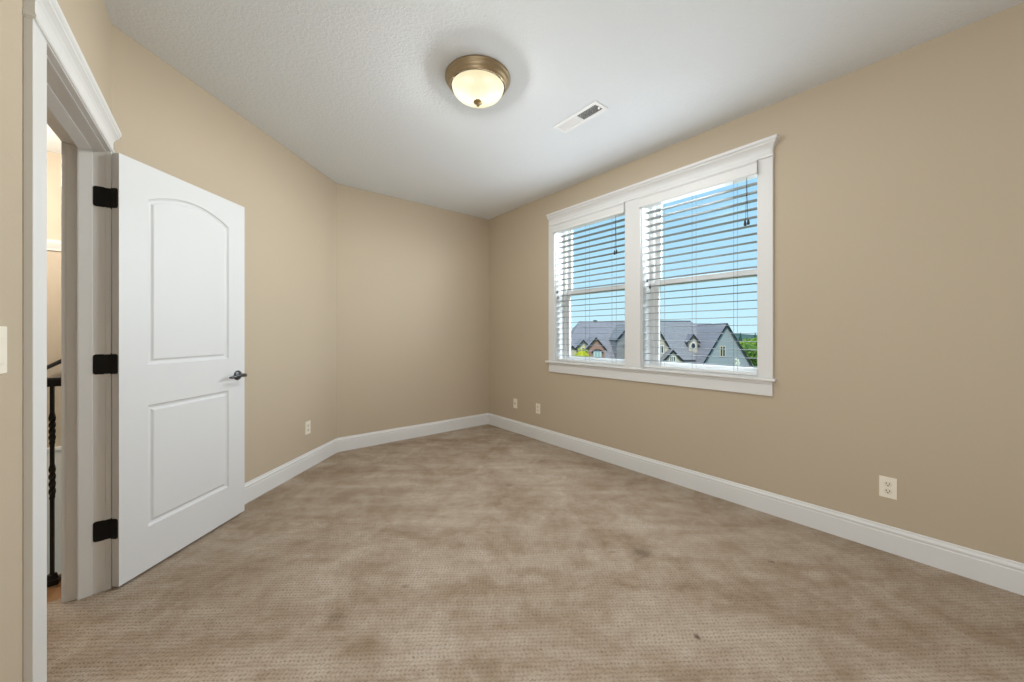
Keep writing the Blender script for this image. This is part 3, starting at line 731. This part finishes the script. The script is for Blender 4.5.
def hp(px, py, Y):                          # a point at distance Y on the sight line through a pixel of the photograph
    return ((px-512)/F*Y, EYE+(HY-py)/F*Y)
def slab(m, pts, th):
    """roof plane with real thickness"""
    pts = [Vector(p) for p in pts]; n = (pts[1]-pts[0]).cross(pts[2]-pts[0]).normalized()
    if n.z < 0: n = -n
    a = [m.bm.verts.new(p) for p in pts]; b = [m.bm.verts.new(p-n*th) for p in pts]
    m.bm.faces.new(a); m.bm.faces.new(b[::-1])
    for i in range(len(a)): m.bm.faces.new((a[i], b[i], b[(i+1) % len(a)], a[(i+1) % len(a)]))
def gable_wing(root, base, xc, hw, z_ap, z_ev, y0, y1, wall_mat, roof_mat, over=0.35, zb=GZ, rk=0.22):
    """gable facing the viewer: wall, two roof slopes and dark rake boards"""
    m = MB(); m.poly([(xc-hw, zb), (xc+hw, zb), (xc+hw, z_ev), (xc, z_ap), (xc-hw, z_ev)], y0, y1); m.build('gable_wall', wall_mat, root, base)
    sl = (z_ap-z_ev)/hw
    for s_ in (-1, 1):
        m = MB(); ex = hw+over
        slab(m, [(xc, y0-over, z_ap+0.12), (xc+s_*ex, y0-over, z_ap+0.12-sl*ex), (xc+s_*ex, y1, z_ap+0.12-sl*ex), (xc, y1, z_ap+0.12)], 0.12); m.build('roof_slope', roof_mat, root, base)
        m = MB(); m.prism([(xc, z_ap+0.13), (xc+s_*ex, z_ap+0.13-sl*ex), (xc+s_*ex, z_ap-rk-sl*ex), (xc, z_ap-rk)], y0-over-0.06, y0-over, lambda a, p, q: (p, a, q)); m.build('rake_board', M['fascia'], root, base)
def hwin(root, base, x0, x1, z0, z1, y, pane=None, bars=1, arch=False, trim=None):
    tw = 0.12
    m = MB(); m.box(x0-tw, x0, y-0.10, y+0.05, z0-tw, z1+tw); m.box(x1, x1+tw, y-0.10, y+0.05, z0-tw, z1+tw); m.box(x0, x1, y-0.10, y+0.05, z0-tw, z0); m.box(x0, x1, y-0.10, y+0.05, z1, z1+tw)
    for i in range(bars):
        xm = x0+(x1-x0)*(i+1)/(bars+1); m.box(xm-0.05, xm+0.05, y-0.09, y, z0, z1)
    w = m.build('window', trim or M['whitewood'], root, base)
    m = MB(); m.box(x0, x1, y-0.05, y+0.02, z0, z1); m.build('pane', pane or M['pane'], w, base)
    return w

# right-hand house
bH = (30.0, 62.0, GZ)
h1 = thing('house', Matrix.Identity(4), bH, 'grey shingled house with blue grey gable and small dormer, seen through the right window', 'house')
m = MB(); m.poly([(21.5, GZ), (34.6, GZ), (34.6, -3.2), (21.5, -3.2)], 59.5, 71.5); m.build('wall', M['siding'], h1, bH)
m = MB(); slab(m, [(21.0, 58.8, -3.6), (35.2, 58.8, -3.6), (35.2, 66.0, 3.05), (21.0, 66.0, 3.05)], 0.2); slab(m, [(21.0, 73.0, -3.6), (35.2, 73.0, -3.6), (35.2, 66.0, 3.05), (21.0, 66.0, 3.05)], 0.2); m.build('roof', M['shingle'], h1, bH)
m = MB(); slab(m, [(24.5, 58.9, -2.9), (28.9, 58.9, -2.9), (31.7, 66.4, 3.45), (24.5, 66.4, 3.45)], 0.25); slab(m, [(28.9, 58.9, -2.9), (29.1, 58.9, -3.2), (32.2, 66.4, 3.10), (31.7, 66.4, 3.45)], 0.1); m.build('raised_roof', M['shingle2'], h1, bH)
m = MB(); m.box(24.5, 31.7, 66.3, 66.55, 3.38, 3.52); m.build('ridge_cap', M['fascia'], h1, bH)
gable_wing(h1, bH, 32.6, 3.55, 2.72, -3.2, 57.0, 66.0, M['siding'], M['shingle'])
hwin(h1, bH, 31.75, 32.40, -2.2, -0.75, 57.0, bars=1, trim=M['cream'])
gable_wing(h1, bH, 21.6, 1.95, 1.55, -1.7, 55.0, 63.0, M['cream'], M['shingle2'])
hwin(h1, bH, 21.6, 22.2, -1.6, -0.6, 55.0, bars=1)
gable_wing(h1, bH, 23.0, 1.35, -1.2, -2.6, 53.6, 58.0, M['cream'], M['shingle2'], 0.25)
hwin(h1, bH, 22.65, 23.35, -2.7, -2.1, 53.6, bars=2)
m = MB()
m.box(21.6, 26.3, 53.2, 53.4, -3.55, -3.35); m.box(21.6, 26.3, 53.2, 53.4, -4.3, -4.2)
for i in range(14): m.box(21.65+i*0.35, 21.72+i*0.35, 53.25, 53.35, -4.25, -3.5)
m.box(21.6, 26.3, 53.2, 55.2, -4.6, -4.3); m.build('porch_rail', M['whitewood'], h1, bH)
# dormer turned a little to the left
bm0 = Matrix.Translation((29.3, 60.6, -0.6)) @ Matrix.Rotation(math.radians(-12), 4, 'Z')
def dpart(name, mat, fn):
    m = MB(); fn(m); bmesh.ops.transform(m.bm, matrix=bm0, verts=m.bm.verts); return m.build(name, mat, dm, bH)
m = MB(); m.poly([(-0.62, -1.7), (0.62, -1.7), (0.62, 0.65), (0.0, 1.5), (-0.62, 0.65)], -0.2, 4.5); bmesh.ops.transform(m.bm, matrix=bm0, verts=m.bm.verts); dm = m.build('dormer', M['cream'], h1, bH)
def _dr(m):
    slab(m, [(0, -0.55, 1.75), (0.98, -0.55, 0.42), (0.98, 4.5, 0.42), (0, 4.5, 1.75)], 0.12); slab(m, [(0, -0.55, 1.75), (-0.98, -0.55, 0.42), (-0.98, 4.5, 0.42), (0, 4.5, 1.75)], 0.12)
dpart('dormer_roof', M['shingle'], _dr)
def _rk(m):
    for s_ in (-1, 1): m.prism([(0, 1.76), (s_*0.98, 0.43), (s_*0.98, 0.15), (0, 1.45)], -0.62, -0.55, lambda a, p, q: (p, a, q))
dpart('dormer_rake', M['fascia'], _rk)
def _ov(m): m.lathe([(0.52, 0.0), (0.52, 0.06), (0.38, 0.08), (0.38, 0.0)], 24, Matrix.Translation((0, -0.2, -0.15)) @ Matrix.Diagonal((0.8, 1, 1.15, 1)) @ Matrix.Rotation(PI/2, 4, 'X'))
dpart('oval_trim', M['whitewood'], _ov)
def _op(m): m.lathe([(0.0, 0.04), (0.39, 0.04), (0.39, 0.0)], 24, Matrix.Translation((0, -0.2, -0.15)) @ Matrix.Diagonal((0.8, 1, 1.15, 1)) @ Matrix.Rotation(PI/2, 4, 'X'))
dpart('oval_pane', M['pane'], _op)

# left-hand house
bG = (14.0, 57.0, GZ)
h2 = thing('house', Matrix.Identity(4), bG, 'long grey hip roofed house with brick entry gable, seen through the left window', 'house')
m = MB(); m.poly([(7.6, GZ), (18.4, GZ), (18.4, -2.3), (7.6, -2.3)], 54.5, 68.0); m.build('wall', M['cream'], h2, bG)
m = MB()
slab(m, [(6.9, 53.8, -2.7), (18.7, 53.8, -2.7), (18.7, 61.0, 3.15), (10.9, 61.0, 3.15)], 0.2)
slab(m, [(6.9, 53.8, -2.7), (10.9, 61.0, 3.15), (6.9, 68.5, -2.7)], 0.2)
slab(m, [(6.9, 68.5, -2.7), (10.9, 61.0, 3.15), (18.7, 61.0, 3.15), (18.7, 68.5, -2.7)], 0.2); m.build('roof', M['shingle'], h2, bG)
m = MB(); m.box(10.9, 18.7, 60.9, 61.1, 3.12, 3.24); m.build('ridge_cap', M['shingle2'], h2, bG)
m = MB(); m.box(13.35, 13.8, 60.9, 61.4, 3.0, 3.34); m.box(13.3, 13.85, 60.85, 61.45, 3.34, 3.40); m.build('roof_vent', M['fascia'], h2, bG)
gable_wing(h2, bG, 16.9, 1.95, 2.55, 0.35, 53.4, 60.0, M['shingle2'], M['shingle2'], 0.15, -2.6)
gable_wing(h2, bG, 17.4, 1.35, 1.15, -0.35, 52.6, 56.0, M['cream'], M['shingle2'], 0.2)
hwin(h2, bG, 16.25, 16.6, -1.9, -1.1, 52.6, bars=0)
gable_wing(h2, bG, 11.55, 1.25, 0.62, -0.85, 51.6, 56.0, M['brick'], M['shingle'], 0.25, rk=0.08)
m = MB(); ar = []
for i in range(13):
    a = PI*i/12; ar.append((11.75+0.62*math.cos(a), -1.45+0.36*math.sin(a)))
m.poly([(12.37, -3.4)]+ar+[(11.13, -3.4)], 51.45, 51.62); aw = m.build('arched_window', M['tealpane'], h2, bG)
m = MB()
for i in range(13):
    a0, a1 = PI*i/13, PI*(i+1)/13
    m.poly([(11.75+0.62*math.cos(a0), -1.45+0.36*math.sin(a0)), (11.75+0.80*math.cos(a0), -1.45+0.52*math.sin(a0)), (11.75+0.80*math.cos(a1), -1.45+0.52*math.sin(a1)), (11.75+0.62*math.cos(a1), -1.45+0.36*math.sin(a1))], 51.40, 51.6)
m.build('arch_trim', M['fascia'], aw, bG)
m = MB()
for xx in (11.35, 11.75, 12.15): m.box(xx-0.03, xx+0.03, 51.40, 51.5, -3.4, -1.2)
m.box(11.13, 12.37, 51.40, 51.5, -2.1, -2.04); m.build('glazing_bars', M['whitewood'], aw, bG)
gable_wing(h2, bG, 10.05, 0.95, 0.25, -0.75, 52.8, 56.0, M['cream'], M['shingle'], 0.25, rk=0.08)
hwin(h2, bG, 9.85, 10.3, -1.5, -0.85, 52.8, bars=0)
gable_wing(h2, bG, 8.55, 0.8, -0.6, -1.4, 53.0, 56.0, M['cream'], M['shingle'], 0.25, rk=0.08)
m = MB(); m.box(12.9, 16.3, 52.6, 54.0, -2.75, -2.55); m.box(12.9, 16.3, 52.55, 52.6, -2.62, -2.42); m.build('porch_roof', M['shingle'], h2, bG)

def leafball(m, cx, cy, cz, rx, rz, n, size, seed):
    rnd = random.Random(seed)
    for i in range(n):
        u = rnd.uniform(-1, 1); a = rnd.uniform(0, 2*PI); r = rnd.uniform(0.72, 1.05); q = math.sqrt(1-u*u)
        c_ = Vector((cx+rx*r*q*math.cos(a), cy+rx*r*q*math.sin(a), cz+rz*r*u))
        d1 = Vector((rnd.uniform(-1, 1), rnd.uniform(-1, 1), rnd.uniform(-1, 1))).normalized(); d2 = d1.orthogonal().normalized()
        s_ = size*rnd.uniform(0.6, 1.3)
        m.quad(c_-d1*s_, c_+d2*s_*0.6, c_+d1*s_, c_-d2*s_*0.6)
    b = bmesh.new(); bmesh.ops.create_icosphere(b, subdivisions=3, radius=1.0)
    for v in b.verts:
        k_ = 0.84+0.10*math.sin(v.co.x*7+seed)*math.sin(v.co.y*6+v.co.z*5); v.co = Vector((cx+v.co.x*rx*k_, cy+v.co.y*rx*k_, cz+v.co.z*rz*k_))
    m.join(b)
def shrub(x, y, z0, rx, rz, mat, label, seed, cat='shrub', name='shrub'):
    base = (x, y, z0)
    o = thing(name, Matrix.Identity(4), base, label, cat)
    m = MB(); leafball(m, x, y, z0+rz*1.25, rx, rz, 420, 0.16, seed); m.build('foliage', mat, o, base, recalc=False)
    m = MB()
    for i in range(5): m.tube([(x, y, z0), (x+0.35*rx*math.cos(i*1.26), y+0.35*rx*math.sin(i*1.26), z0+rz*0.9)], [0.07, 0.03], 6)
    m.build('stem', M['bark'], o, base); return o
def tree(x, y, z0, h, rx, mat, label, seed, group=None):
    base = (x, y, z0)
    o = thing('leafy_tree', Matrix.Identity(4), base, label, 'tree', group)
    m = MB(); rnd = random.Random(seed)
    for i in range(5):
        a = i*1.26+seed; rr = rx*0.45 if i else 0
        leafball(m, x+rr*math.cos(a), y+rr*math.sin(a), z0+h*(0.62+0.10*math.sin(i*2.1)), rx*0.68, h*0.30, 260, 0.42, seed*10+i)
    m.build('crown', mat, o, base, recalc=False)
    m = MB(); m.tube([(x, y, z0), (x+0.1, y, z0+h*0.3), (x, y, z0+h*0.6)], [0.28, 0.22, 0.12], 8); m.build('trunk', M['bark'], o, base); return o
def conifer(x, y, z0, h, r, label, seed, group):
    base = (x, y, z0)
    o = thing('conifer', Matrix.Identity(4), base, label, 'tree', group)
    m = MB(); n = 9
    for i in range(n):
        za = z0+h*(0.12+0.80*i/n); ra = r*(1-i/n)**0.9+0.15; N = 14
        ring = [m.bm.verts.new((x+ra*(1.0 if k % 2 else 0.68)*math.cos(2*PI*(k+i*0.4)/N), y+ra*(1.0 if k % 2 else 0.68)*math.sin(2*PI*(k+i*0.4)/N), za-0.03*h*(k % 2))) for k in range(N)]
        top = m.bm.verts.new((x, y, za+h*0.20)); bot = m.bm.verts.new((x, y, za+0.04*h))
        for k in range(N): m.bm.faces.new((ring[k], ring[(k+1) % N], top)); m.bm.faces.new((ring[(k+1) % N], ring[k], bot))
    m.build('needles', M['conifer'], o, base, recalc=False)
    m = MB(); m.tube([(x, y, z0), (x, y, z0+h*0.5)], [0.3, 0.15], 8); m.build('trunk', M['bark'], o, base); return o
shrub(9.23, 49.3, GZ, 1.45, 2.6, M['lime'], 'rounded yellow green shrub in front of the brick entry gable', 11)
tree(64.0, 100, GZ-1, 7.3, 3.2, M['leaf'], 'bright green tree just right of the blue grey gable', 5)
tree(76.5, 116, GZ-1, 7.4, 3.6, M['leaf'], 'bright green tree at the right edge of the right window', 6)
tree(72.0, 128, GZ-1, 7.5, 3.4, M['leaf2'], 'darker mid green tree half hidden behind the blue grey gable', 8)
tree(47.6, 75, GZ-0.5, 6.0, 2.3, M['leaf2'], 'low green tree below the brighter ones, right of the grey house', 9)
shrub(41.6, 66, GZ, 0.75, 1.30, M['blossom'], 'white flowering shrub at the foot of the blue grey gable', 12)
shrub(33.2, 55.2, GZ, 0.42, 1.75, M['blossom'], 'narrow white flowering shrub in front of the blue grey gable', 13)
conifer(9.2, 82, GZ, 8.1, 2.2, 'dark conifer at the left end of the hip roofed house', 1, None)
random.seed(5)
for i in range(5):
    xx = 104+i*4.9+random.uniform(-0.4, 0.4); yy = 175+random.uniform(-8, 8)
    conifer(xx, yy, GZ-3, 10.0+random.uniform(-1.0, 1.4), 2.2, 'dark conifer in the distant row on the right skyline', i, 'conifers on the skyline')
